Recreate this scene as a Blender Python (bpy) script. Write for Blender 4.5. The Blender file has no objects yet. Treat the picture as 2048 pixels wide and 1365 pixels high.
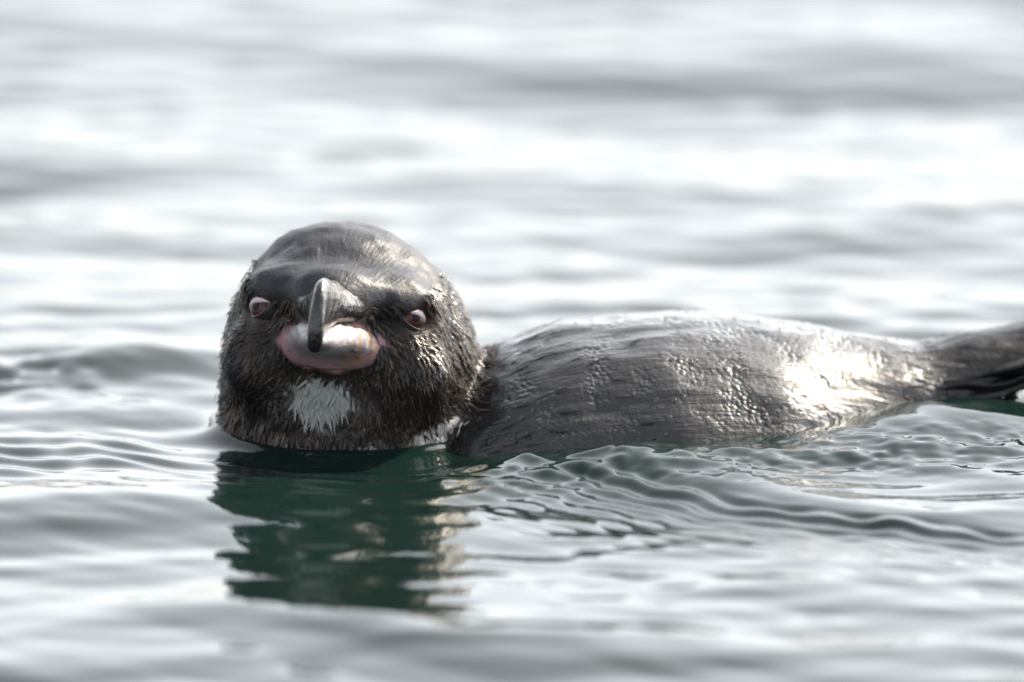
import bpy, math, random
import numpy as np
from mathutils import Vector

random.seed(4)
rng = np.random.default_rng(11)
S = bpy.context.scene

# ------------------------------------------------------------------ camera, sky, sun, exposure
ELEV = math.radians(12.0)
DIST = 6.0
TARGET = Vector((0.0, 0.0, 0.0329))
cam_d = bpy.data.cameras.new('camera')
cam = bpy.data.objects.new('camera', cam_d)
S.collection.objects.link(cam)
cam.location = TARGET + Vector((0, -math.cos(ELEV), math.sin(ELEV))) * DIST
cam.rotation_euler = (math.pi / 2 - ELEV, 0, 0)
cam_d.lens = 600
cam_d.sensor_width = 36
cam_d.clip_start = 0.05
cam_d.clip_end = 6000
cam_d.dof.use_dof = True
cam_d.dof.focus_distance = DIST - 0.050
cam_d.dof.aperture_fstop = 5.6
S.camera = cam

SUN_EL = math.radians(40)
SUN_AZ = math.radians(55)          # measured from +Y towards +X
world = bpy.data.worlds.new('World')
S.world = world
world.use_nodes = True
wn, wl = world.node_tree.nodes, world.node_tree.links
wn.clear()
sky = wn.new('ShaderNodeTexSky')
sky.sky_type = 'NISHITA'
sky.sun_disc = False
sky.sun_elevation = SUN_EL
sky.sun_rotation = SUN_AZ
sky.altitude = 0
sky.air_density = 1.0
sky.dust_density = 2.5
sky.ozone_density = 1.0
hs = wn.new('ShaderNodeHueSaturation')
hs.inputs['Saturation'].default_value = 0.24
bg = wn.new('ShaderNodeBackground')
bg.inputs['Strength'].default_value = 0.14
wo = wn.new('ShaderNodeOutputWorld')
wl.new(sky.outputs[0], hs.inputs['Color'])
wl.new(hs.outputs[0], bg.inputs['Color'])
wl.new(bg.outputs[0], wo.inputs['Surface'])

sun_d = bpy.data.lights.new('sun', 'SUN')
sun = bpy.data.objects.new('sun', sun_d)
S.collection.objects.link(sun)
sun_d.energy = 4.5
sun_d.angle = math.radians(0.6)
sun_d.color = (1.0, 0.88, 0.70)
sv = Vector((math.cos(SUN_EL) * math.sin(SUN_AZ), math.cos(SUN_EL) * math.cos(SUN_AZ), math.sin(SUN_EL)))
sun.rotation_euler = sv.to_track_quat('Z', 'Y').to_euler()

S.view_settings.view_transform = 'Standard'
S.view_settings.look = 'None'
S.view_settings.gamma = 1.0
S.view_settings.exposure = 1.98
S.cycles.use_denoising = True
S.cycles.max_bounces = 6
S.cycles.sample_clamp_indirect = 8

# ------------------------------------------------------------------ helpers
def mat(name):
    m = bpy.data.materials.new(name)
    m.use_nodes = True
    return m, m.node_tree.nodes, m.node_tree.links, m.node_tree.nodes['Principled BSDF']


def mesh_np(name, v, quads=None, tris=None, smooth=True, col=None):
    me = bpy.data.meshes.new(name)
    v = np.asarray(v, np.float32)
    faces = []
    nq = 0 if quads is None else len(quads)
    nt = 0 if tris is None else len(tris)
    loops = np.concatenate([np.asarray(a, np.int32).ravel() for a in (quads, tris) if a is not None and len(a)])
    totals = np.concatenate([np.full(nq, 4, np.int32), np.full(nt, 3, np.int32)])
    starts = np.concatenate([[0], np.cumsum(totals)[:-1]]).astype(np.int32)
    me.vertices.add(len(v))
    me.vertices.foreach_set('co', v.ravel())
    me.loops.add(len(loops))
    me.loops.foreach_set('vertex_index', loops.astype(np.int32))
    me.polygons.add(nq + nt)
    me.polygons.foreach_set('loop_start', starts)
    me.update(calc_edges=True)
    me.validate()
    if smooth:
        me.polygons.foreach_set('use_smooth', np.ones(len(me.polygons), bool))
    if col is not None:
        a = me.color_attributes.new('Col', 'FLOAT_COLOR', 'POINT')
        c4 = np.ones((len(v), 4), np.float32)
        c4[:, :3] = col
        a.data.foreach_set('color', c4.ravel())
    return me


def link(name, me, m=None, parent=None, **props):
    o = bpy.data.objects.new(name, me)
    S.collection.objects.link(o)
    if m is not None:
        me.materials.append(m)
    if parent is not None:
        o.parent = parent
    for k, val in props.items():
        o[k] = val
    return o


def grid_quads(nu, nv, wrap=False):
    i = np.arange(nu - 1)[:, None]
    j = np.arange(nv if wrap else nv - 1)[None, :]
    j2 = (j + 1) % nv
    return np.stack([i * nv + j, (i + 1) * nv + j, (i + 1) * nv + j2, i * nv + j2], -1).reshape(-1, 4)


def smoothstep(a, b, x):
    t = np.clip((x - a) / (b - a), 0, 1)
    return t * t * (3 - 2 * t)


def noise3(p, scale, seed=0):
    """cheap smooth value noise in numpy, roughly -1..1"""
    q = p * scale + seed * 17.31
    i = np.floor(q).astype(np.int64)
    f = q - i
    f = f * f * (3 - 2 * f)
    out = 0
    for dx in (0, 1):
        for dy in (0, 1):
            for dz in (0, 1):
                h = ((i[:, 0] + dx) * 374761393 + (i[:, 1] + dy) * 668265263 + (i[:, 2] + dz) * 2147483647 + seed * 9176)
                h = (h ^ (h >> 13)) * 1274126177
                h = ((h ^ (h >> 16)) & 0xFFFF) / 32767.5 - 1
                w = (f[:, 0] if dx else 1 - f[:, 0]) * (f[:, 1] if dy else 1 - f[:, 1]) * (f[:, 2] if dz else 1 - f[:, 2])
                out = out + w * h
    return out


# ------------------------------------------------------------------ where the bird floats (metres, water level z = 0)
NECK = np.array([-0.0575, 0.0])
P0 = np.array([-0.05, -0.004])
ANG = math.radians(12)
AX = np.array([math.cos(ANG), math.sin(ANG)])
BX = np.array([-math.sin(ANG), math.cos(ANG)])

# head frame: forward (bill), right, up; looks a touch to its right, lifted and rolled slightly
yaw, pitch, roll = math.radians(6), math.radians(11), math.radians(-3.5)
F = np.array([-math.sin(yaw) * math.cos(pitch), -math.cos(yaw) * math.cos(pitch), math.sin(pitch)])
R = np.array([math.cos(yaw), -math.sin(yaw), 0.0])
U = np.cross(R, F); U = U / np.linalg.norm(U)
if U[2] < 0: U = -U
R, U = R * math.cos(roll) + U * math.sin(roll), U * math.cos(roll) - R * math.sin(roll)
HC = np.array([-0.0587, 0.0, 0.0402])


def hp(r, u, f):
    """head-frame millimetres to world metres"""
    r, u, f = np.asarray(r, float), np.asarray(u, float), np.asarray(f, float)
    return HC + (r[..., None] * R + u[..., None] * U + f[..., None] * F) * 0.001


# ------------------------------------------------------------------ the sea
def sea_height(x, y, spx, spy):
    """spx, spy: local grid spacing, to drop waves the grid cannot carry"""
    h = np.zeros_like(x)
    r2 = np.random.default_rng(5)
    # wind waves, crests mostly across the view
    for lam, slope, n in ((0.9, 0.015, 4), (0.42, 0.021, 6), (0.22, 0.026, 9), (0.12, 0.031, 12), (0.06, 0.036, 16), (0.03, 0.046, 18), (0.016, 0.026, 18)):
        for k in range(n):
            l = lam * r2.uniform(0.75, 1.35)
            a = math.radians(r2.normal(8, 30 if lam > 0.05 else 20))
            ph = r2.uniform(0, 6.28)
            kx, ky = 2 * math.pi / l * math.sin(a), 2 * math.pi / l * math.cos(a)
            amp = slope * l / (2 * math.pi) / math.sqrt(n) * 1.4
            fade = np.clip(1.6 - 3.5 * np.maximum(spy * abs(math.cos(a)), spx * abs(math.sin(a))) / l, 0, 1)
            far = 1.0
            h += amp * np.sin(kx * x + ky * y + ph) * fade
    # calmer sheet around the bird
    d0 = np.hypot((x + 0.03) / 0.20, (y + 0.12) / 0.22)
    calm = 0.62 + 0.38 * smoothstep(0.6, 1.5, d0)
    h *= calm
    return h


def sea_local(x, y):
    h = np.zeros_like(x)
    # water drawn up around the neck
    nx, ny = (x - NECK[0]) / 0.0468, (y - NECK[1]) / 0.0448
    rn = np.hypot(nx, ny)
    dn = (rn - 1) * 0.045
    front = 0.5 - 0.5 * ny / np.maximum(rn, 1e-3)
    left = 0.5 - 0.5 * nx / np.maximum(rn, 1e-3)
    h += np.exp(-np.maximum(dn, 0) / 0.0038) * smoothstep(-0.02, -0.01, dn) * (0.0040 + 0.0010 * left)
    h -= 0.0042 * np.exp(-(dn / 0.05) ** 2) * front
    # slow ripples ahead of the neck
    h += 0.00040 * np.sin(dn / 0.022 * 6.283 + 0.6 + 1.3 * np.sin(x * 60)) * np.exp(-((dn - 0.05) / 0.04) ** 2) * front
    # water heaped along the near flank and streaming off the shoulder
    s = (x - P0[0]) * AX[0] + (y - P0[1]) * AX[1]
    t = (x - P0[0]) * BX[0] + (y - P0[1]) * BX[1]
    h += 0.0036 * np.exp(-((t + 0.080) / 0.030) ** 2) * smoothstep(-0.01, 0.05, s) * (1 - smoothstep(0.17, 0.30, s))
    h += 0.0085 * np.exp(-((s - 0.195) / 0.045) ** 2 - ((t + 0.045) / 0.028) ** 2)
    sh = np.exp(-((x - 0.018) / 0.030) ** 2 - ((y + 0.050) / 0.030) ** 2)
    pp = np.stack([x.ravel() * 1.0, y.ravel() * 0.8, 0 * x.ravel()], -1)
    sel = (sh.ravel() > 0.02)
    nn = np.zeros(x.size)
    nn[sel] = 0.0024 * noise3(pp[sel], 70, 61) + 0.0013 * noise3(pp[sel], 150, 62)
    h += nn.reshape(x.shape) * sh
    h += 0.0032 * np.exp(-((x - 0.022) / 0.034) ** 2 - ((y + 0.062) / 0.020) ** 2)
    fl = np.exp(-((t + 0.092) / 0.022) ** 2) * smoothstep(-0.01, 0.03, s) * (1 - smoothstep(0.22, 0.30, s))
    sel = (fl.ravel() > 0.02)
    nn = np.zeros(x.size)
    pq = np.stack([x.ravel(), y.ravel() * 1.3, 0 * x.ravel()], -1)
    nn[sel] = 0.0012 * noise3(pq[sel], 45, 66) + 0.0011 * noise3(pq[sel], 105, 67) + 0.0005 * noise3(pq[sel], 210, 68)
    h += nn.reshape(x.shape) * fl
    # ridge thrown off the shoulder, running off to the right, with fine ripples in front of it
    an = math.radians(-37)
    ca, sa = math.cos(an), math.sin(an)
    ax, ay = x - 0.042, y + 0.072
    e = ax * ca + ay * sa
    g = -ax * sa + ay * ca + 0.006 * np.sin(e * 26)
    along = smoothstep(-0.03, 0.012, e) * (1 - smoothstep(0.09, 0.19, e))
    ridge = np.exp(-((g - 0.002) / np.where(g > 0.002, 0.026, 0.017)) ** 2)
    h += 0.0034 * along * ridge
    gg = -g
    gc = np.clip(gg, 0, 0.12)
    ph = 2 * math.pi * (gc / 0.0145 + gc * gc / 0.0042)
    env = smoothstep(0.004, 0.016, gg) * np.exp(-np.clip(gg - 0.02, 0, 1) / 0.022)
    wob = 1.1 * np.sin(e * 61) + 0.8 * np.sin(e * 143 + 2) + 0.5 * np.sin(e * 231 + g * 90)
    h += 0.00085 * np.sin(ph + wob) * env * smoothstep(-0.05, 0.0, e) * (1 - smoothstep(0.15, 0.23, e))
    # crossing set, makes the net of little cells
    a2_ = math.radians(20)
    q = ax * math.cos(a2_) + ay * math.sin(a2_)
    h += 0.00050 * np.sin(q * 2 * math.pi / 0.0165 + 0.8 * np.sin(g * 150)) * env * smoothstep(0.02, 0.08, e) * (1 - smoothstep(0.16, 0.24, e))
    # smooth hump and chop off the far left
    h += 0.008 * np.exp(-((x + 0.135) / 0.045) ** 2 - ((y - 0.115) / 0.030) ** 2)
    w = np.exp(-((x + 0.16) / 0.06) ** 2 - ((y + 0.045) / 0.035) ** 2)
    h += 0.00085 * w * np.sin(2 * math.pi * (y + 0.25 * x) / 0.021 + 1.6 * np.sin(x * 55) + 1.2 * np.sin(x * 131 + y * 40))
    ch = np.exp(-((x + 0.185) / 0.035) ** 2 - ((y - 0.075) / 0.035) ** 2)
    sel = (ch.ravel() > 0.02)
    nn = np.zeros(x.size)
    nn[sel] = 0.0022 * noise3(pp[sel], 70, 64) + 0.0012 * noise3(pp[sel], 140, 65)
    h += nn.reshape(x.shape) * ch
    # swell in the foreground
    yy = y + 0.020 * np.sin(x * 17 + 0.9) + 0.010 * np.sin(x * 47 + 2) + 0.12 * x
    h += 0.0036 * np.exp(-((yy + 0.315) / 0.036) ** 2) * (0.7 + 0.5 * np.sin(x * 13 + 2))
    h += 0.0050 * np.exp(-((x + 0.17) / 0.10) ** 2 - ((y + 0.14 - 0.25 * (x + 0.17)) / 0.035) ** 2)
    return h


def axis(lo, hi, fine, knots, grow, reach):
    inner = [lo]
    p = lo
    while p < hi:
        p += np.interp(p, knots, fine)
        inner.append(p)
    up, d = [inner[-1]], fine[-1]
    while up[-1] < reach:
        d *= grow
        up.append(up[-1] + d)
    dn, d = [inner[0]], fine[0]
    while dn[-1] > -reach:
        d *= grow
        dn.append(dn[-1] - d)
    return np.array(dn[1:][::-1] + inner + up[1:])


gx = axis(-0.235, 0.235, (0.0011, 0.0009, 0.0009, 0.0011), (-0.235, -0.15, 0.15, 0.235), 1.09, 2500)
gy = axis(-0.50, 1.5, (0.0020, 0.0011, 0.0010, 0.0018, 0.0050), (-0.5, -0.28, 0.03, 0.3, 1.5), 1.08, 2500)
dx, dy = np.gradient(gx), np.gradient(gy)
XX, YY = np.meshgrid(gx, gy, indexing='ij')
SX, SY = np.meshgrid(dx, dy, indexing='ij')
HH = sea_height(XX, YY, SX, SY) + sea_local(XX, YY)
sea_v = np.stack([XX, YY, HH], -1).reshape(-1, 3)
sea_me = mesh_np('sea', sea_v, quads=grid_quads(len(gx), len(gy))[:, ::1])
m_sea, n, l, b = mat('sea_water')
b.inputs['Base Color'].default_value = (0.0024, 0.0076, 0.0063, 1)
b.inputs['Roughness'].default_value = 0.03
b.inputs['IOR'].default_value = 1.333
tc = n.new('ShaderNodeTexCoord')
mp = n.new('ShaderNodeMapping'); mp.inputs['Scale'].default_value = (1.0, 1.0, 1.0)
nz = n.new('ShaderNodeTexNoise'); nz.inputs['Scale'].default_value = 70; nz.inputs['Detail'].default_value = 3
bp = n.new('ShaderNodeBump'); bp.inputs['Strength'].default_value = 0.25; bp.inputs['Distance'].default_value = 0.0008
l.new(tc.outputs['Object'], mp.inputs[0]); l.new(mp.outputs[0], nz.inputs['Vector'])
l.new(nz.outputs['Fac'], bp.inputs['Height']); l.new(bp.outputs[0], b.inputs['Normal'])
sea = link('sea', sea_me, m_sea, kind='structure')

# ------------------------------------------------------------------ penguin body: one continuous skin from an implicit form
STEP = 0.0015
bx = np.arange(-0.118, 0.240, STEP, dtype=np.float32)
by = np.arange(-0.070, 0.205, STEP, dtype=np.float32)
bz = np.arange(-0.100, 0.082, STEP, dtype=np.float32)


def smooth1(a, n=7):
    k = np.hanning(n + 2)[1:-1]; k /= k.sum()
    return np.convolve(np.pad(a, n // 2, mode='edge'), k, mode='valid')


# outline of head and neck: height, half width (mm), centre x (mm)
prof = np.array([
    (0.0768, 0.0, -62.0), (0.0742, 15.5, -61.5), (0.0688, 24.0, -60.1), (0.0635, 30.0, -59.4), (0.0582, 34.2, -58.5),
    (0.0530, 37.4, -58.2), (0.0452, 41.2, -57.4), (0.0346, 44.2, -56.8), (0.0295, 44.9, -57.0), (0.0190, 45.4, -56.8),
    (0.0104, 45.5, -57.2), (0.0050, 46.0, -57.8), (-0.002, 46.4, -58.0), (-0.03, 47.0, -56.0), (-0.05, 42.0, -54.0), (-0.064, 30.0, -52.0), (-0.072, 0.0, -50.0)])
pz = prof[::-1, 0] - 0.0021
a2 = np.interp(bz, pz, (prof[::-1, 1] * 1e-3) ** 2)
a2 = np.where(bz > pz[-1], -(bz - pz[-1]) * 0.08, np.where(bz < pz[0], -(pz[0] - bz) * 0.08, a2))
a2 = smooth1(a2, 5)
aw = np.sign(a2) * np.sqrt(np.abs(a2))
acx = smooth1(np.interp(bz, pz, prof[::-1, 2] * 1e-3), 7)
acy = smooth1(np.interp(bz, [-0.07, -0.02, 0.02, 0.05, 0.077], [0.012, 0.003, 0.0, 0.001, 0.002]), 7)
ratio = np.interp(bz, [-0.05, 0.0, 0.03, 0.05, 0.07], [1.0, 0.94, 0.95, 0.99, 1.02])

X = bx[:, None, None]; Y = by[None, :, None]; Z = bz[None, None, :]
d_head = np.sqrt((X - acx) ** 2 + ((Y - acy) / ratio) ** 2) - aw

# trunk along its own axis
sk = [-0.055, -0.045, -0.02, 0.01, 0.05, 0.10, 0.138, 0.160, 0.180, 0.204, 0.236, 0.262]
wk = [0.0, 0.022, 0.036, 0.046, 0.060, 0.072, 0.064, 0.048, 0.034, 0.022, 0.014, 0.0]
stk = [-0.055, 0.0, 0.040, 0.065, 0.092, 0.1186, 0.1544, 0.182, 0.1994, 0.2331, 0.275]
ztk = [-0.040, -0.002, 0.0268, 0.0358, 0.0378, 0.0380, 0.0336, 0.0270, 0.0240, 0.0285, 0.036]
zbk_s = [-0.055, -0.02, 0.05, 0.12, 0.160, 0.205, 0.262]
zbk = [-0.05, -0.078, -0.090, -0.088, -0.062, -0.012, 0.022]
ss = (bx[:, None] - P0[0]) * AX[0] + (by[None, :] - P0[1]) * AX[1]
tt = (bx[:, None] - P0[0]) * BX[0] + (by[None, :] - P0[1]) * BX[1]
fs = np.linspace(-0.2, 0.4, 601)
wt = smooth1(np.where(fs > 0.262, -(fs - 0.262), np.where(fs < -0.055, fs + 0.055, np.interp(fs, sk, wk))), 15)
zt_t = smooth1(np.interp(fs, stk, ztk), 21)
zb_t = smooth1(np.interp(fs, zbk_s, zbk), 21)
w2 = np.interp(ss, fs, wt)
zt2, zb2 = np.interp(ss, fs, zt_t), np.interp(ss, fs, zb_t)
zc2, hh2 = (zt2 + zb2) / 2, np.maximum((zt2 - zb2) / 2, 0.003)
wr = np.clip(w2 / hh2, 0.25, 6)
d_body = (np.sqrt(tt[:, :, None] ** 2 + ((Z - zc2[:, :, None]) * wr[:, :, None]) ** 2) - w2[:, :, None]) / np.maximum(wr, 1)[:, :, None] * 0.9


def smin(a, b, k):
    hh = np.clip(k - np.abs(a - b), 0, None) / k
    return np.minimum(a, b) - hh * hh * k * 0.25


D = smin(d_head, d_body, 0.006).astype(np.float32)

hx, hy, hz = X - HC[0], Y - HC[1], Z - HC[2]
LR = hx * R[0] + hy * R[1] + hz * R[2]
LU = hx * U[0] + hy * U[1] + hz * U[2]
LF = hx * F[0] + hy * F[1] + hz * F[2]


def ell(r, u, f, sr, su, sf):
    q = np.sqrt(((LR - r * 1e-3) / (sr * 1e-3)) ** 2 + ((LU - u * 1e-3) / (su * 1e-3)) ** 2 + ((LF - f * 1e-3) / (sf * 1e-3)) ** 2)
    return (q - 1) * min(sr, su, sf) * 1e-3


# muzzle the bill grows from, brows over the eyes, cheeks
D = smin(D, ell(0, 3, 38, 17, 17, 15), 0.010)
for sg in (-1, 1):
    D = smin(D, ell(sg * 21, 9.0, 28.5, 12, 7.5, 8), 0.014)
    D = smin(D, ell(sg * 24, -16, 28, 14, 12, 11), 0.010)
    D = -smin(-D, ell(sg * 20.5, 0.0, 47.5, 6.0, 6.5, 8.5), 0.007)      # lores
    D = -smin(-D, ell(sg * 32.0, 2.5, 36.0, 5.0, 4.4, 5.5), 0.003)      # eye socket
D = -smin(-D, ell(0, -24, 52, 24, 8, 12), 0.010)                        # throat under the chin


def surface_nets(D, x, y, z):
    nx, ny, nz = D.shape
    ins = D < 0
    c = np.zeros((nx - 1, ny - 1, nz - 1), np.int8)
    for i in (0, 1):
        for j in (0, 1):
            for k in (0, 1):
                c += ins[i:nx - 1 + i, j:ny - 1 + j, k:nz - 1 + k]
    act = np.argwhere((c > 0) & (c < 8))
    idx = np.full(c.shape, -1, np.int32)
    idx[act[:, 0], act[:, 1], act[:, 2]] = np.arange(len(act))
    acc = np.zeros((len(act), 3)); cnt = np.zeros(len(act))
    for axn in range(3):
        o = [k for k in range(3) if k != axn]
        for p in (0, 1):
            for q in (0, 1):
                a = act.copy(); a[:, o[0]] += p; a[:, o[1]] += q
                e = a.copy(); e[:, axn] += 1
                da, de = D[tuple(a.T)], D[tuple(e.T)]
                m = (da < 0) != (de < 0)
                t = np.where(m, da / np.where(m, da - de, 1), 0)
                pos = a.astype(float) - act; pos[:, axn] += t
                acc += pos * m[:, None]; cnt += m
    v = act + acc / cnt[:, None]
    step = np.array([x[1] - x[0], y[1] - y[0], z[1] - z[0]])
    v = v * step + np.array([x[0], y[0], z[0]])
    quads = []
    for axn in range(3):
        o1, o2 = [(1, 2), (2, 0), (0, 1)][axn]
        sl0 = [slice(None)] * 3; sl1 = [slice(None)] * 3
        sl0[axn] = slice(0, -1); sl1[axn] = slice(1, None)
        A, B = ins[tuple(sl0)], ins[tuple(sl1)]
        e = np.argwhere(A != B)
        lim = np.array(D.shape) - 1
        e = e[(e[:, o1] > 0) & (e[:, o2] > 0) & (e[:, o1] < lim[o1]) & (e[:, o2] < lim[o2])]
        def cell(p, q):
            a = e.copy(); a[:, o1] -= p; a[:, o2] -= q
            return idx[tuple(a.T)]
        qd = np.stack([cell(1, 1), cell(0, 1), cell(0, 0), cell(1, 0)], -1)
        flip = ~A[tuple(e.T)]
        qd[flip] = qd[flip][:, ::-1]
        quads.append(qd)
    return v, np.concatenate(quads)


bv, bq = surface_nets(D, bx, by, bz)


def relax(v, q, it, f):
    e = np.concatenate([q[:, [0, 1]], q[:, [1, 2]], q[:, [2, 3]], q[:, [3, 0]]])
    for _ in range(it):
        s = np.zeros_like(v); c = np.zeros(len(v))
        for p_, q_ in ((0, 1), (1, 0)):
            for k in range(3):
                s[:, k] += np.bincount(e[:, p_], v[e[:, q_], k], len(v))
            c += np.bincount(e[:, p_], minlength=len(v))
        v = v * (1 - f) + s / c[:, None] * f
    return v


def vnormals(v, q):
    fn = np.cross(v[q[:, 2]] - v[q[:, 0]], v[q[:, 3]] - v[q[:, 1]])
    nn = np.zeros_like(v)
    for k in range(4):
        for c in range(3):
            nn[:, c] += np.bincount(q[:, k], fn[:, c], len(v))
    return nn / np.maximum(np.linalg.norm(nn, axis=1, keepdims=True), 1e-12)


bv = relax(bv, bq, 4, 0.5)
bn = vnormals(bv, bq)


def local(p):
    d = p - HC
    return d @ R * 1e3, d @ U * 1e3, d @ F * 1e3


def body_s(p):
    return (p[:, 0] - P0[0]) * AX[0] + (p[:, 1] - P0[1]) * AX[1], (p[:, 0] - P0[0]) * BX[0] + (p[:, 1] - P0[1]) * BX[1]


def regions(p):
    r, u, f = local(p)
    s, t = body_s(p)
    head = 1 - smoothstep(0.049, 0.055, np.hypot(p[:, 0] - NECK[0], p[:, 1]))
    crown = head * smoothstep(6.0, 9.0, u + 2.6 * noise3(p, 250, 3))
    crown = crown * (1 - smoothstep(33, 37, np.abs(r) + 0.28 * (28 - u) - 0.35 * np.clip(-f, 0, 40)))
    chin = head * (f > 0) * (1 - smoothstep(0.75, 1.12, np.hypot((r + 3.0) / np.interp(u, [-42, -34, -26], [6.0, 9.0, 11.5]), (u + 28.5) / 9.5) + 0.45 * noise3(p, 420, 5)))
    pink = head * (f > 20) * (1 - smoothstep(0.8, 1.05, np.hypot(r / 20.0, (u + 7.5) / 9.4) + 0.22 * noise3(p, 300, 8)))
    collar = head * (f > -5) * (r > 12) * (1 - smoothstep(0.6, 1.1, np.abs(u + 43.5 - 0.9 * np.clip(r - 29, -3, 30)) / 3.2 + 0.5 * noise3(p, 220, 9))) * (u < -30)
    return head, crown, chin, pink, collar


def plumage(p, skin=1.0):
    head, crown, chin, pink, collar = regions(p)
    pink = pink * skin
    brown = np.array([0.022, 0.0155, 0.011]); black = np.array([0.006, 0.006, 0.007]); grey = np.array([0.009, 0.009, 0.010])
    nn = 0.5 + 0.5 * noise3(p, 120, 1)
    c = np.where((head > 0.5)[:, None], brown * nn[:, None] + black * (1 - nn)[:, None], grey)
    sb, tb = body_s(p)
    rump = smoothstep(0.185, 0.215, sb)[:, None]
    c = c * (1 - 0.5 * rump)
    c = c * (1 - crown)[:, None] + (np.array([0.016, 0.017, 0.021]) * (0.6 + 0.8 * (0.5 + 0.5 * noise3(p, 300, 51)))[:, None]) * crown[:, None]
    c = c * (1 - chin)[:, None] + np.array([0.16, 0.17, 0.16]) * chin[:, None]
    c = c * (1 - collar)[:, None] + np.array([0.26, 0.25, 0.24]) * collar[:, None]
    c = c * (1 - pink)[:, None] + np.array([0.20, 0.118, 0.125]) * pink[:, None]
    return c


# streaks of wet plumage along the back
s_, t_ = body_s(bv)
onback = smoothstep(0.052, 0.064, np.hypot(bv[:, 0] - NECK[0], bv[:, 1]))
streak = noise3(np.stack([s_ * 26, t_ * 150, bv[:, 2] * 150], -1), 1.0, 21) + 0.6 * noise3(np.stack([s_ * 60, t_ * 330, bv[:, 2] * 330], -1), 1.0, 22)
lump = noise3(bv, 55, 23)
bv = bv + bn * (onback * (0.00060 * streak + 0.0008 * lump))[:, None]
bv = bv + bn * ((1 - onback) * (0.0005 * noise3(bv, 110, 25) + 0.00055 * noise3(bv, 230, 26)))[:, None]
bn = vnormals(bv, bq)

penguin = bpy.data.objects.new('penguin', None)
S.collection.objects.link(penguin)
penguin['label'] = 'wet dark penguin swimming low in the pale rippled sea, head raised'
penguin['category'] = 'penguin'
penguin.empty_display_size = 0.05


def plumage_mat(name, rough, coat, bump, scale, spec=0.5, flow=False):
    m, n, l, b = mat(name)
    at = n.new('ShaderNodeAttribute'); at.attribute_name = 'Col'
    l.new(at.outputs['Color'], b.inputs['Base Color'])
    b.inputs['Roughness'].default_value = rough
    b.inputs['Specular IOR Level'].default_value = spec
    b.inputs['Coat Weight'].default_value = coat
    b.inputs['Coat Roughness'].default_value = 0.08
    if flow:
        wa = n.new('ShaderNodeAttribute'); wa.attribute_name = 'wet'
        l.new(wa.outputs['Fac'], b.inputs['Coat Weight'])
        mr = n.new('ShaderNodeMapRange'); mr.inputs['To Min'].default_value = 0.14; mr.inputs['To Max'].default_value = 0.12; b.inputs['Coat IOR'].default_value = 1.35; b.inputs['Coat Roughness'].default_value = 0.03
        l.new(wa.outputs['Fac'], mr.inputs['Value']); l.new(mr.outputs[0], b.inputs['Specular IOR Level'])
    tc = n.new('ShaderNodeTexCoord')
    nz = n.new('ShaderNodeTexNoise'); nz.inputs['Scale'].default_value = scale; nz.inputs['Detail'].default_value = 4
    bp = n.new('ShaderNodeBump'); bp.inputs['Strength'].default_value = bump; bp.inputs['Distance'].default_value = 0.001
    l.new(tc.outputs['Object'], nz.inputs['Vector']); l.new(nz.outputs['Fac'], bp.inputs['Height'])
    last = bp
    if flow:
        fa = n.new('ShaderNodeAttribute'); fa.attribute_name = 'flow'
        n2 = n.new('ShaderNodeTexNoise'); n2.inputs['Scale'].default_value = 1.0; n2.inputs['Detail'].default_value = 5; n2.inputs['Distortion'].default_value = 0.4
        b2 = n.new('ShaderNodeBump'); b2.inputs['Strength'].default_value = flow; b2.inputs['Distance'].default_value = 0.001
        ga = n.new('ShaderNodeAttribute'); ga.attribute_name = 'grain'
        gm = n.new('ShaderNodeMath'); gm.operation = 'MULTIPLY'; gm.inputs[1].default_value = flow
        l.new(ga.outputs['Fac'], gm.inputs[0]); l.new(gm.outputs[0], b2.inputs['Strength'])
        l.new(fa.outputs['Vector'], n2.inputs['Vector']); l.new(n2.outputs['Fac'], b2.inputs['Height']); l.new(bp.outputs[0], b2.inputs['Normal'])
        vo = n.new('ShaderNodeTexVoronoi'); vo.feature = 'SMOOTH_F1'; vo.inputs['Scale'].default_value = 560; vo.inputs['Smoothness'].default_value = 0.4
        n3 = n.new('ShaderNodeTexNoise'); n3.inputs['Scale'].default_value = 60; n3.inputs['Detail'].default_value = 3
        m3 = n.new('ShaderNodeMapRange'); m3.inputs['From Min'].default_value = 0.49; m3.inputs['From Max'].default_value = 0.66
        v2 = n.new('ShaderNodeMath'); v2.operation = 'MULTIPLY'
        v3 = n.new('ShaderNodeMath'); v3.operation = 'MULTIPLY'; v3.inputs[1].default_value = -1.1
        b3 = n.new('ShaderNodeBump'); b3.inputs['Strength'].default_value = 0.65; b3.inputs['Distance'].default_value = 0.001
        l.new(tc.outputs['Object'], vo.inputs['Vector']); l.new(tc.outputs['Object'], n3.inputs['Vector'])
        l.new(n3.outputs['Fac'], m3.inputs['Value']); l.new(m3.outputs[0], v2.inputs[0]); l.new(vo.outputs['Distance'], v2.inputs[1])
        l.new(wa.outputs['Fac'], v3.inputs[0])
        v4 = n.new('ShaderNodeMath'); v4.operation = 'MULTIPLY'
        l.new(v2.outputs[0], v4.inputs[0]); l.new(v3.outputs[0], v4.inputs[1]); l.new(v4.outputs[0], b3.inputs['Height'])
        l.new(b2.outputs[0], b3.inputs['Normal'])
        last = b3
    l.new(last.outputs[0], b.inputs['Normal']); l.new(last.outputs[0], b.inputs['Coat Normal'])
    return m


m_body = plumage_mat('wet_plumage', 0.46, 0.85, 0.28, 520, flow=0.45)
m_feather = plumage_mat('wet_feather_tips', 0.28, 0.0, 0.3, 900, 0.20)
body_me = mesh_np('body', bv, quads=bq, col=plumage(bv))
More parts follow.
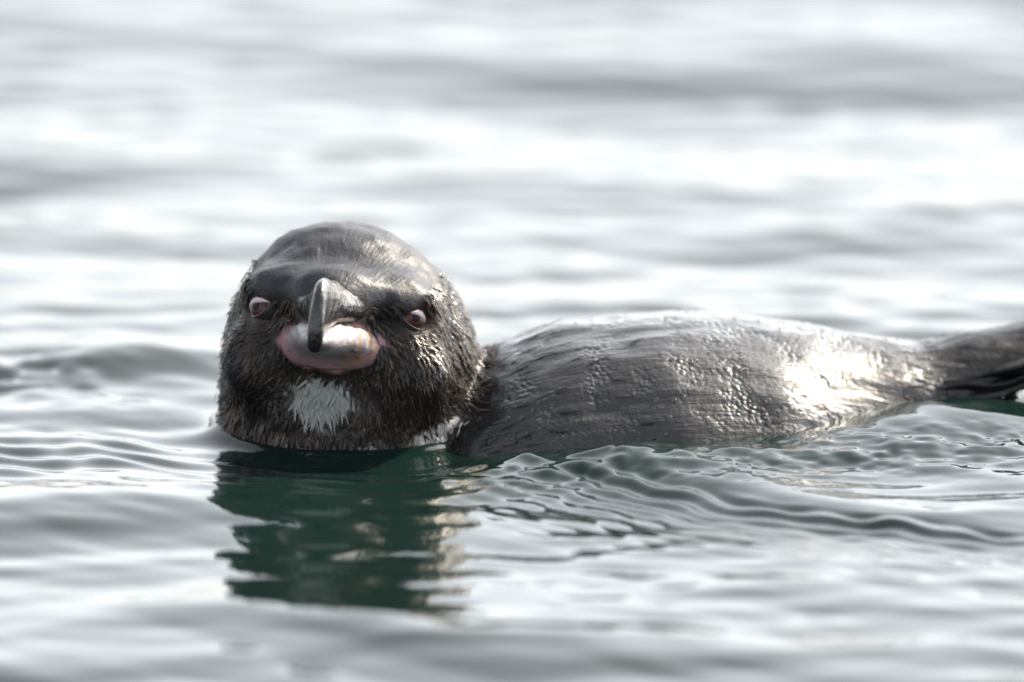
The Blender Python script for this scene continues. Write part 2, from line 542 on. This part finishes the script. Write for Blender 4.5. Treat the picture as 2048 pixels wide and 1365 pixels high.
# grain of the plumage: fans out from the bill on the head, runs to the tail on the trunk
lr, lu, lf_ = local(bv)
hw = 1 - smoothstep(0.050, 0.060, np.hypot(bv[:, 0] - NECK[0], bv[:, 1]))
s1, t1 = body_s(bv)
fl_h = np.stack([np.arctan2(lr, lu + 6) * 30, np.hypot(np.hypot(lr, lu), lf_ - 50) * 0.12, np.zeros(len(bv))], -1)
fl_b = np.stack([np.arctan2(t1, bv[:, 2] + 0.03) * 38 + 50, s1 * 70, np.zeros(len(bv))], -1)
fa_ = body_me.attributes.new('flow', 'FLOAT_VECTOR', 'POINT')
fa_.data.foreach_set('vector', np.where((hw > 0.5)[:, None], fl_h, fl_b).astype(np.float32).ravel())
gr_ = body_me.attributes.new('grain', 'FLOAT', 'POINT')
gr_.data.foreach_set('value', (smoothstep(0.3, 0.95, np.abs(2 * hw - 1)) * (1 - 0.45 * hw)).astype(np.float32))
wet_ = body_me.attributes.new('wet', 'FLOAT', 'POINT')
wet_.data.foreach_set('value', (0.04 + 0.96 * (1 - hw) * (1 - 0.6 * smoothstep(0.19, 0.22, s1))).astype(np.float32))
body = link('body', body_me, m_body, penguin)

# ------------------------------------------------------------------ feathers lying on the skin
TV = np.array([(0, -.30, -.05), (0, .30, -.05), (.36, -.5, .08), (.42, 0, .34), (.36, .5, .08), (.74, -.24, .20), (.74, .24, .20), (1, 0, .30)])
TT = np.array([(0, 3, 2), (0, 1, 3), (1, 4, 3), (2, 3, 5), (3, 4, 6), (3, 6, 5), (5, 6, 7)])


def tufts(p, nrm, d, L, W, lift, col, twist=0.35):
    k = len(p)
    d = d - nrm * np.sum(d * nrm, 1, keepdims=True)
    d /= np.maximum(np.linalg.norm(d, axis=1, keepdims=True), 1e-9)
    sd = np.cross(nrm, d)
    a = rng.normal(0, twist, k)[:, None]
    d, sd = d * np.cos(a) + sd * np.sin(a), sd * np.cos(a) - d * np.sin(a)
    v = (p[:, None, :] + d[:, None, :] * (TV[None, :, 0:1] * L[:, None, None])
         + sd[:, None, :] * (TV[None, :, 1:2] * W[:, None, None])
         + nrm[:, None, :] * ((TV[None, :, 2:3] * W[:, None, None]) + (TV[None, :, 0:1] ** 1.5) * (lift * L)[:, None, None]))
    f = TT[None] + (np.arange(k) * len(TV))[:, None, None]
    return v.reshape(-1, 3), f.reshape(-1, 3), np.repeat(col, len(TV), 0)


r_, u_, f_ = local(bv)
head, crown, chin, pink, collar = regions(bv)
above = bv[:, 2] > -0.012
eye_clear = np.minimum(np.hypot(r_ - 28, u_ - 3), np.hypot(r_ + 27, u_ - 3))
pool = np.where(above & (head > 0.5) & (pink < 0.55) & ~((eye_clear < 6.0) & (f_ > 15)) & ~((np.hypot(r_, u_ - 4) < 13) & (f_ > 30)))[0]
pv, pf, pc = [], [], []
base = 0


def add_tufts(ids, dirs, L, W, lift, col, twist):
    global base
    v, f, c = tufts(bv[ids] + rng.normal(0, 0.0005, (len(ids), 3)), bn[ids], dirs, L, W, lift, col, twist)
    pv.append(v); pf.append(f + base); pc.append(c); base += len(v)


# head and neck: matted clumps on the cheeks and neck, fine sleek hairs on the crown
ids = rng.choice(pool, 14000, replace=True)
ids = ids[(crown[ids] < 0.5) | ((rng.random(len(ids)) < 0.0) & (bn[ids] @ np.array([0, -0.978, 0.208]) > 0.35))]
cr = crown[ids]
pnt = bv[ids]
rad = pnt - hp(np.array(0.), np.array(2.), np.array(48.))
rad /= np.linalg.norm(rad, axis=1, keepdims=True)
down = np.array([0, 0, -1.0])
dirs = rad * (0.5 + cr[:, None]) + down * (0.8 * (1 - cr))[:, None] - F * 0.3
wild = np.stack([noise3(pnt, 130, 31), noise3(pnt, 130, 32), noise3(pnt, 130, 33)], -1)
dirs += (0.75 * (1 - cr) + 0.15 * cr)[:, None] * wild
k = len(ids)
clump = 0.5 + 0.5 * noise3(pnt, 200, 37)
ln = np.where(cr > 0.5, rng.uniform(0.005, 0.010, k), rng.uniform(0.0026, 0.0058, k))
wd = np.where(cr > 0.5, rng.uniform(0.0004, 0.0007, k), np.where(rng.random(k) < 0.6, rng.uniform(0.0008, 0.0015, k), rng.uniform(0.0004, 0.0008, k)) * (0.7 + 0.6 * clump))
lf = np.where(cr > 0.5, rng.uniform(-0.09, -0.05, k), rng.uniform(-0.08, 0.22, k) * clump + 0.05 * clump)
calm = (chin[ids] > 0.3) | ((np.abs(local(pnt)[0]) < 22) & (local(pnt)[1] > -30) & (local(pnt)[1] < -12))
lf = np.where(calm, 0.02, lf)
lf = np.where((cr < 0.5) & (local(pnt)[1] > 8), np.minimum(lf, 0.02), lf)
col = plumage(pnt + rng.normal(0, 0.0014, pnt.shape), 0.0)
var = rng.uniform(0.5, 1.5, (k, 1))
tip = (rng.random(k) < 0.22 * clump + 0.03) & (cr < 0.3) & (chin[ids] < 0.3)
col = col * np.where(chin[ids][:, None] > 0.3, 1.0, var)
wd = np.where(tip, wd * 0.6, wd)
col[tip] = col[tip] * 0.4 + np.array([0.046, 0.031, 0.021]) * rng.uniform(0.3, 1.5, (tip.sum(), 1))
add_tufts(ids, dirs, ln, wd, lf, col, 0.25)
# trunk: flat, sleek, all pointing to the tail
poolb = np.where((head < 0.5) & (bv[:, 2] > -0.01) & (s_ < 0.250))[0]
wgt = np.interp(s_[poolb], [0.0, 0.06, 0.12, 0.165, 0.20, 0.26], [1.0, 0.4, 0.02, 0.05, 1.5, 3.0])
ids = rng.choice(poolb, 620, replace=False, p=wgt / wgt.sum())
dirs = np.tile(np.array([AX[0], AX[1], 0.0]), (len(ids), 1))
k = len(ids)
add_tufts(ids, dirs, rng.uniform(0.006, 0.012, k), rng.uniform(0.0005, 0.0010, k), rng.uniform(-0.05, -0.01, k), plumage(bv[ids]) * rng.uniform(0.7, 1.3, (k, 1)), 0.14)
fe = link('feathers', mesh_np('feathers', np.concatenate(pv), tris=np.concatenate(pf), col=np.concatenate(pc)), m_feather, penguin, kind='stuff')

# ------------------------------------------------------------------ bill
def loft(name, secs, m, parent, n=56, rough=0.0, colfn=None, power=2.0, mid=0.42):
    """secs: (f, half width, u top, u bottom, roundness of top, roundness of bottom)"""
    secs = np.array(secs, float)
    tt = np.linspace(0, len(secs) - 1, (len(secs) - 1) * 8 + 1)
    sm = np.stack([smooth1(np.interp(tt, np.arange(len(secs)), secs[:, k]), 9) for k in range(secs.shape[1])], -1)
    a = np.linspace(0, 2 * math.pi, n, endpoint=False)
    vs = []
    for f, w, ut, ub, pt, pb in sm:
        c, s = np.cos(a), np.sin(a)
        pw = np.where(s > 0, pt, pb)
        um = ub + (ut - ub) * mid
        r = w * np.sign(c) * np.abs(c) ** pw
        u = um + np.where(s > 0, (ut - um), (um - ub)) * np.sign(s) * np.abs(s) ** pw
        vs.append(np.stack([r, u, np.full(n, f)], -1))
    vs = np.array(vs)
    L = vs.reshape(-1, 3)
    ends = np.array([vs[0].mean(0), vs[-1].mean(0)])
    L = np.concatenate([L, ends])
    q = grid_quads(len(vs), n, wrap=True)
    i0, i1 = len(L) - 2, len(L) - 1
    j = np.arange(n)
    t0 = np.stack([np.full(n, i0), j, (j + 1) % n], -1)
    b0 = (len(vs) - 1) * n
    t1 = np.stack([np.full(n, i1), b0 + (j + 1) % n, b0 + j], -1)
    if name == 'upper_mandible':
        L[:, 2] -= 0.022 * np.clip(3 - L[:, 1], 0, 20) ** 2 * smoothstep(78, 88, L[:, 2])
    amp = rough * (1 - smoothstep(64, 80, L[:, 2]))
    bump_ = noise3(L * np.array([1, 1, 0.35]), 0.45, 71) + 0.5 * noise3(L * np.array([1, 1, 0.5]), 0.95, 72)
    L = L + np.stack([np.sign(L[:, 0]) * amp * bump_ * 0.7, amp * bump_, 0 * amp], -1)
    W = hp(L[:, 0], L[:, 1], L[:, 2])
    col = colfn(L) if colfn else None
    return link(name, mesh_np(name, W, quads=q, tris=np.concatenate([t0, t1]), col=col), m, parent)


def upper_col(L):
    r, u, f = L.T
    k = smoothstep(0.2, 1, noise3(L, 0.35, 41))[:, None] * (1 - smoothstep(62, 74, f))[:, None]
    return np.array([0.006, 0.006, 0.007]) * (1 - 0.5 * k) + np.array([0.10, 0.09, 0.085]) * 0.5 * k


def lower_col(L):
    r, u, f = L.T
    horn = np.array([0.20, 0.185, 0.195]); pinkc = np.array([0.20, 0.118, 0.125]); rust = np.array([0.26, 0.13, 0.045]); tipc = np.array([0.05, 0.05, 0.055])
    k = smoothstep(43.5, 46, f + 1.0 * noise3(L, 0.3, 43))[:, None]
    c = pinkc * (1 - k) + horn * k
    st = (smoothstep(0.0, 0.7, noise3(L, 0.55, 44)) * smoothstep(2, 7, r) * smoothstep(40, 45, f) * (1 - smoothstep(54, 62, f)))[:, None]
    c = c * (1 - st) + rust * st
    k = smoothstep(72, 80, f)[:, None]
    return c * (1 - k) + tipc * k


def bill_mat(name, rough, bump, scale, coat):
    m = plumage_mat(name, rough, coat, bump, scale)
    m.node_tree.nodes['Principled BSDF'].inputs['Coat Roughness'].default_value = 0.05
    return m


m_upper = bill_mat('bill_horn_black', 0.24, 0.5, 420, 0.35)
m_upper.node_tree.nodes['Principled BSDF'].inputs['Specular IOR Level'].default_value = 0.3
m_lower = bill_mat('bill_horn_pale', 0.40, 0.35, 380, 0.25)
loft('upper_mandible', [
    (30, 16.0, 16.0, -2.0, 1.1, 0.7), (40, 14.5, 15.5, -1.5, 1.25, 0.7), (48, 12.0, 15.0, -0.5, 1.5, 0.7), (56, 9.0, 15.2, 0.0, 1.6, 0.7),
    (66, 6.4, 15.8, -0.5, 1.4, 0.8), (76, 4.4, 16.2, -3.0, 1.0, 0.8), (84, 3.1, 15.2, -6.5, 0.8, 0.8), (88, 2.9, 11.5, -9.0, 0.8, 0.7), (90.5, 2.7, 5.0, -9.9, 0.8, 0.7), (91.5, 2.4, -2.5, -9.8, 0.8, 0.8), (91.8, 0.8, -6.0, -8.5, 1, 1)],
    m_upper, penguin, colfn=upper_col, rough=0.55)
loft('lower_mandible', [
    (28, 19.0, -0.6, -17.6, 0.75, 0.80), (36, 18.2, -0.6, -17.4, 0.75, 0.80), (41, 16.8, -0.4, -16.4, 0.75, 0.82), (44.5, 14.6, 0.0, -13.2, 0.8, 0.85), (50, 13.2, 0.3, -11.8, 0.8, 0.90), (58, 11.0, 0.4, -11.0, 0.75, 0.95),
    (68, 7.9, -0.6, -10.5, 0.7, 1.0), (77, 5.0, -2.6, -9.8, 0.8, 1.0), (83, 3.0, -4.2, -8.8, 0.8, 1.0), (86, 1.0, -5.4, -7.4, 1, 1)],
    m_lower, penguin, colfn=lower_col, rough=0.6, mid=0.50)

# ------------------------------------------------------------------ eyes
m_eye, n, l, b = mat('eye_dark'); b.inputs['Base Color'].default_value = (0.02, 0.018, 0.018, 1); b.inputs['Roughness'].default_value = 0.06; b.inputs['Specular IOR Level'].default_value = 0.07
m_iris, n, l, b = mat('iris_red_brown')
nz = n.new('ShaderNodeTexNoise'); nz.inputs['Scale'].default_value = 900
cr_ = n.new('ShaderNodeValToRGB'); cr_.color_ramp.elements[0].color = (0.018, 0.004, 0.004, 1); cr_.color_ramp.elements[1].color = (0.060, 0.012, 0.010, 1)
tc = n.new('ShaderNodeTexCoord'); l.new(tc.outputs['Object'], nz.inputs['Vector']); l.new(nz.outputs['Fac'], cr_.inputs[0]); l.new(cr_.outputs[0], b.inputs['Base Color'])
b.inputs['Roughness'].default_value = 0.12; b.inputs['Specular IOR Level'].default_value = 0.2
m_pupil, n, l, b = mat('pupil_black'); b.inputs['Base Color'].default_value = (0.004, 0.004, 0.005, 1); b.inputs['Roughness'].default_value = 0.04; b.inputs['Specular IOR Level'].default_value = 0.07
m_lid = plumage_mat('eyelid_skin', 0.40, 0.1, 0.3, 700)


def cap(c, ax, up, rad, a0, a1, nr=10, na=28):
    """part of a sphere round axis ax between polar angles a0 and a1"""
    sd = np.cross(up, ax); sd /= np.linalg.norm(sd); up = np.cross(ax, sd)
    th = np.linspace(a0, a1, nr)[:, None]; ph = np.linspace(0, 2 * math.pi, na, endpoint=False)[None]
    d = np.cos(th)[..., None] * ax + (np.sin(th) * np.cos(ph))[..., None] * sd + (np.sin(th) * np.sin(ph))[..., None] * up
    return (c + d * rad).reshape(-1, 3), grid_quads(nr, na, wrap=True)


for sg in (1, -1):
    n_ = R * sg * 0.72 + F * 0.69 + U * 0.02
    n_ /= np.linalg.norm(n_)
    upv = U
    near = np.hypot(r_ - (28.0 if sg > 0 else -26.5), u_ - 3.0) + np.where(f_ > 15, 0, 1e3)
    surf = bv[np.argsort(near)[:6]].mean(0)
    c = surf - n_ * 0.0050
    v, q = cap(c, n_, upv, 0.0066, 0.0, math.pi * 0.75, 16)
    eye = link('eye', mesh_np('eye', v, quads=q), m_eye, penguin)
    gz = n_ + U * 0.10 - R * sg * 0.08; gz /= np.linalg.norm(gz)
    v, q = cap(c, gz, upv, 0.0068, math.radians(12), math.radians(35), 6)
    link('iris', mesh_np('iris', v, quads=q), m_iris, eye)
    v, q = cap(c, gz, upv, 0.00695, 0.0, math.radians(14), 5)
    link('pupil', mesh_np('pupil', v, quads=q), m_pupil, eye)
    # lid: a rim of pale skin over the ball, thick above and slanting down to the bill
    sd = np.cross(upv, n_); sd /= np.linalg.norm(sd); uu = np.cross(n_, sd)
    inn = sd * sg
    na, nb = 48, 8
    vs, lc = [], []
    for i in range(na):
        a = 2 * math.pi * i / na
        ca, sa = math.cos(a), math.sin(a)
        hd = 46 * ca
        vd = (9 * sa - 15 * ca) if sa > 0 else (25 * sa - 14 * ca)
        tk = 8 + 40 * max(0, sa) ** 1.1 * (1 + 0.7 * ca) + (22 if sa > -0.1 else 8) * max(0, ca)
        pale = min(1, max(0, sa * 1.8 + 0.12 + 0.3 * ca))
        for j in range(nb):
            q_ = j / (nb - 1)
            k_ = 1 + tk * q_ / max(10, math.hypot(hd, vd))
            hh_, vv_ = math.radians(hd * k_), math.radians(vd * k_)
            dd = n_ * math.cos(hh_) * math.cos(vv_) + inn * math.sin(hh_) + uu * math.sin(vv_)
            dd /= np.linalg.norm(dd)
            lc.append(np.array([0.05, 0.046, 0.05]) * (1 - pale) + np.array([0.30, 0.24, 0.275]) * pale)
            vs.append(c + dd * (0.0066 + 0.0008 * math.sin(math.pi * min(1, q_ * 1.15) ** 0.6) * (0.5 + 0.5 * max(0, sa))))
    qi = np.array([[i * nb + j, ((i + 1) % na) * nb + j, ((i + 1) % na) * nb + j + 1, i * nb + j + 1] for i in range(na) for j in range(nb - 1)])
    link('eyelid', mesh_np('eyelid', np.array(vs), quads=qi, col=np.array(lc)), m_lid, eye)

# ------------------------------------------------------------------ tail
m_tail = plumage_mat('tail_quill', 0.38, 0.05, 0.4, 600, 0.35)
for k in range(26):
    fr = (k - 12.5) / 12.5
    lift = random.uniform(0.1, 0.75)
    a = ANG + math.radians(11) * fr
    o = np.array([*(P0 + AX * (0.200 + 0.012 * random.random()) + BX * 0.017 * fr), 0.010 + 0.008 * lift - 0.003 * abs(fr)])
    ln = 0.074 - 0.014 * abs(fr) + random.uniform(-.022, .008)
    el = math.radians(4 + 13 * lift)
    d = np.array([math.cos(a) * math.cos(el), math.sin(a) * math.cos(el), math.sin(el)]); sd = np.array([-math.sin(a), math.cos(a), random.uniform(-.9, .9)])
    up_ = np.cross(d, sd)
    rows = []
    for i in range(11):
        q = i / 10
        w = 0.0070 * (1 - q ** 2.2) * (0.7 + 0.3 * math.sin(q * 9 + k)) + 0.0003
        ctr = o + d * ln * q + np.array([0, 0, 0.006 * q ** 2.5 + 0.0008 * math.sin(q * 11 + 2 * k)])
        for (ww, hh) in ((-1, -.0002), (-.5, .0002), (0, .0007), (.5, .0002), (1, -.0002), (.5, -.0006), (-.5, -.0006)):
            rows.append(ctr + sd * ww * w + up_ * hh)
    cc = np.tile(np.array([[0.012, 0.012, 0.013]]) * random.uniform(.7, 1.3), (len(rows), 1))
    link('tail_feather', mesh_np('tail_feather', np.array(rows), quads=grid_quads(11, 7, wrap=True), col=cc), m_tail, penguin)

# ------------------------------------------------------------------ beads of water on the wet back
m_drop, n, l, b = mat('water_bead')
b.inputs['Base Color'].default_value = (1, 1, 1, 1); b.inputs['Roughness'].default_value = 0.02; b.inputs['IOR'].default_value = 1.36; b.inputs['Transmission Weight'].default_value = 1.0
tpl_v, tpl_q = cap(np.zeros(3), np.array([0, 0, 1.0]), np.array([0, 1.0, 0]), 1.0, 0.05, math.pi * 0.55, 6, 10)
camdir = np.array([0, -0.988, 0.156])
side = np.where((head < 0.3) & (bv[:, 2] > 0.0) & (bn @ camdir > 0.05) & (s_ > 0.06) & (s_ < 0.27))[0]
wgt = np.interp(s_[side], [0.06, 0.09, 0.13, 0.18, 0.23, 0.27], [0.05, 0.3, 1.0, 1.2, 0.6, 0.4])
ids = rng.choice(side, 300, replace=False, p=wgt / wgt.sum())
sh = np.where((np.hypot(bv[:, 0] - NECK[0], bv[:, 1]) < 0.085) & (bv[:, 0] > -0.02) & (bv[:, 2] > -0.004) & (bv[:, 2] < 0.02) & (bn @ camdir > 0.0))[0]
ids = np.concatenate([ids, rng.choice(sh, 60, replace=False)])
dv, dq = [], []
for k, i in enumerate(ids):
    N = Vector(bn[i]); M = np.array(N.to_track_quat('Z', 'Y').to_matrix())
    rr = rng.gamma(2.0, 0.00013) + 0.00030
    dv.append((tpl_v * np.array([rr * rng.uniform(.8, 1.3), rr, rr * 0.5])) @ M.T + bv[i] + bn[i] * 0.0002)
    dq.append(tpl_q + k * len(tpl_v))
link('water_beads', mesh_np('water_beads', np.concatenate(dv), quads=np.concatenate(dq)), m_drop, None, kind='stuff',
     label='small glinting beads of water on the back of the penguin', category='water drops')
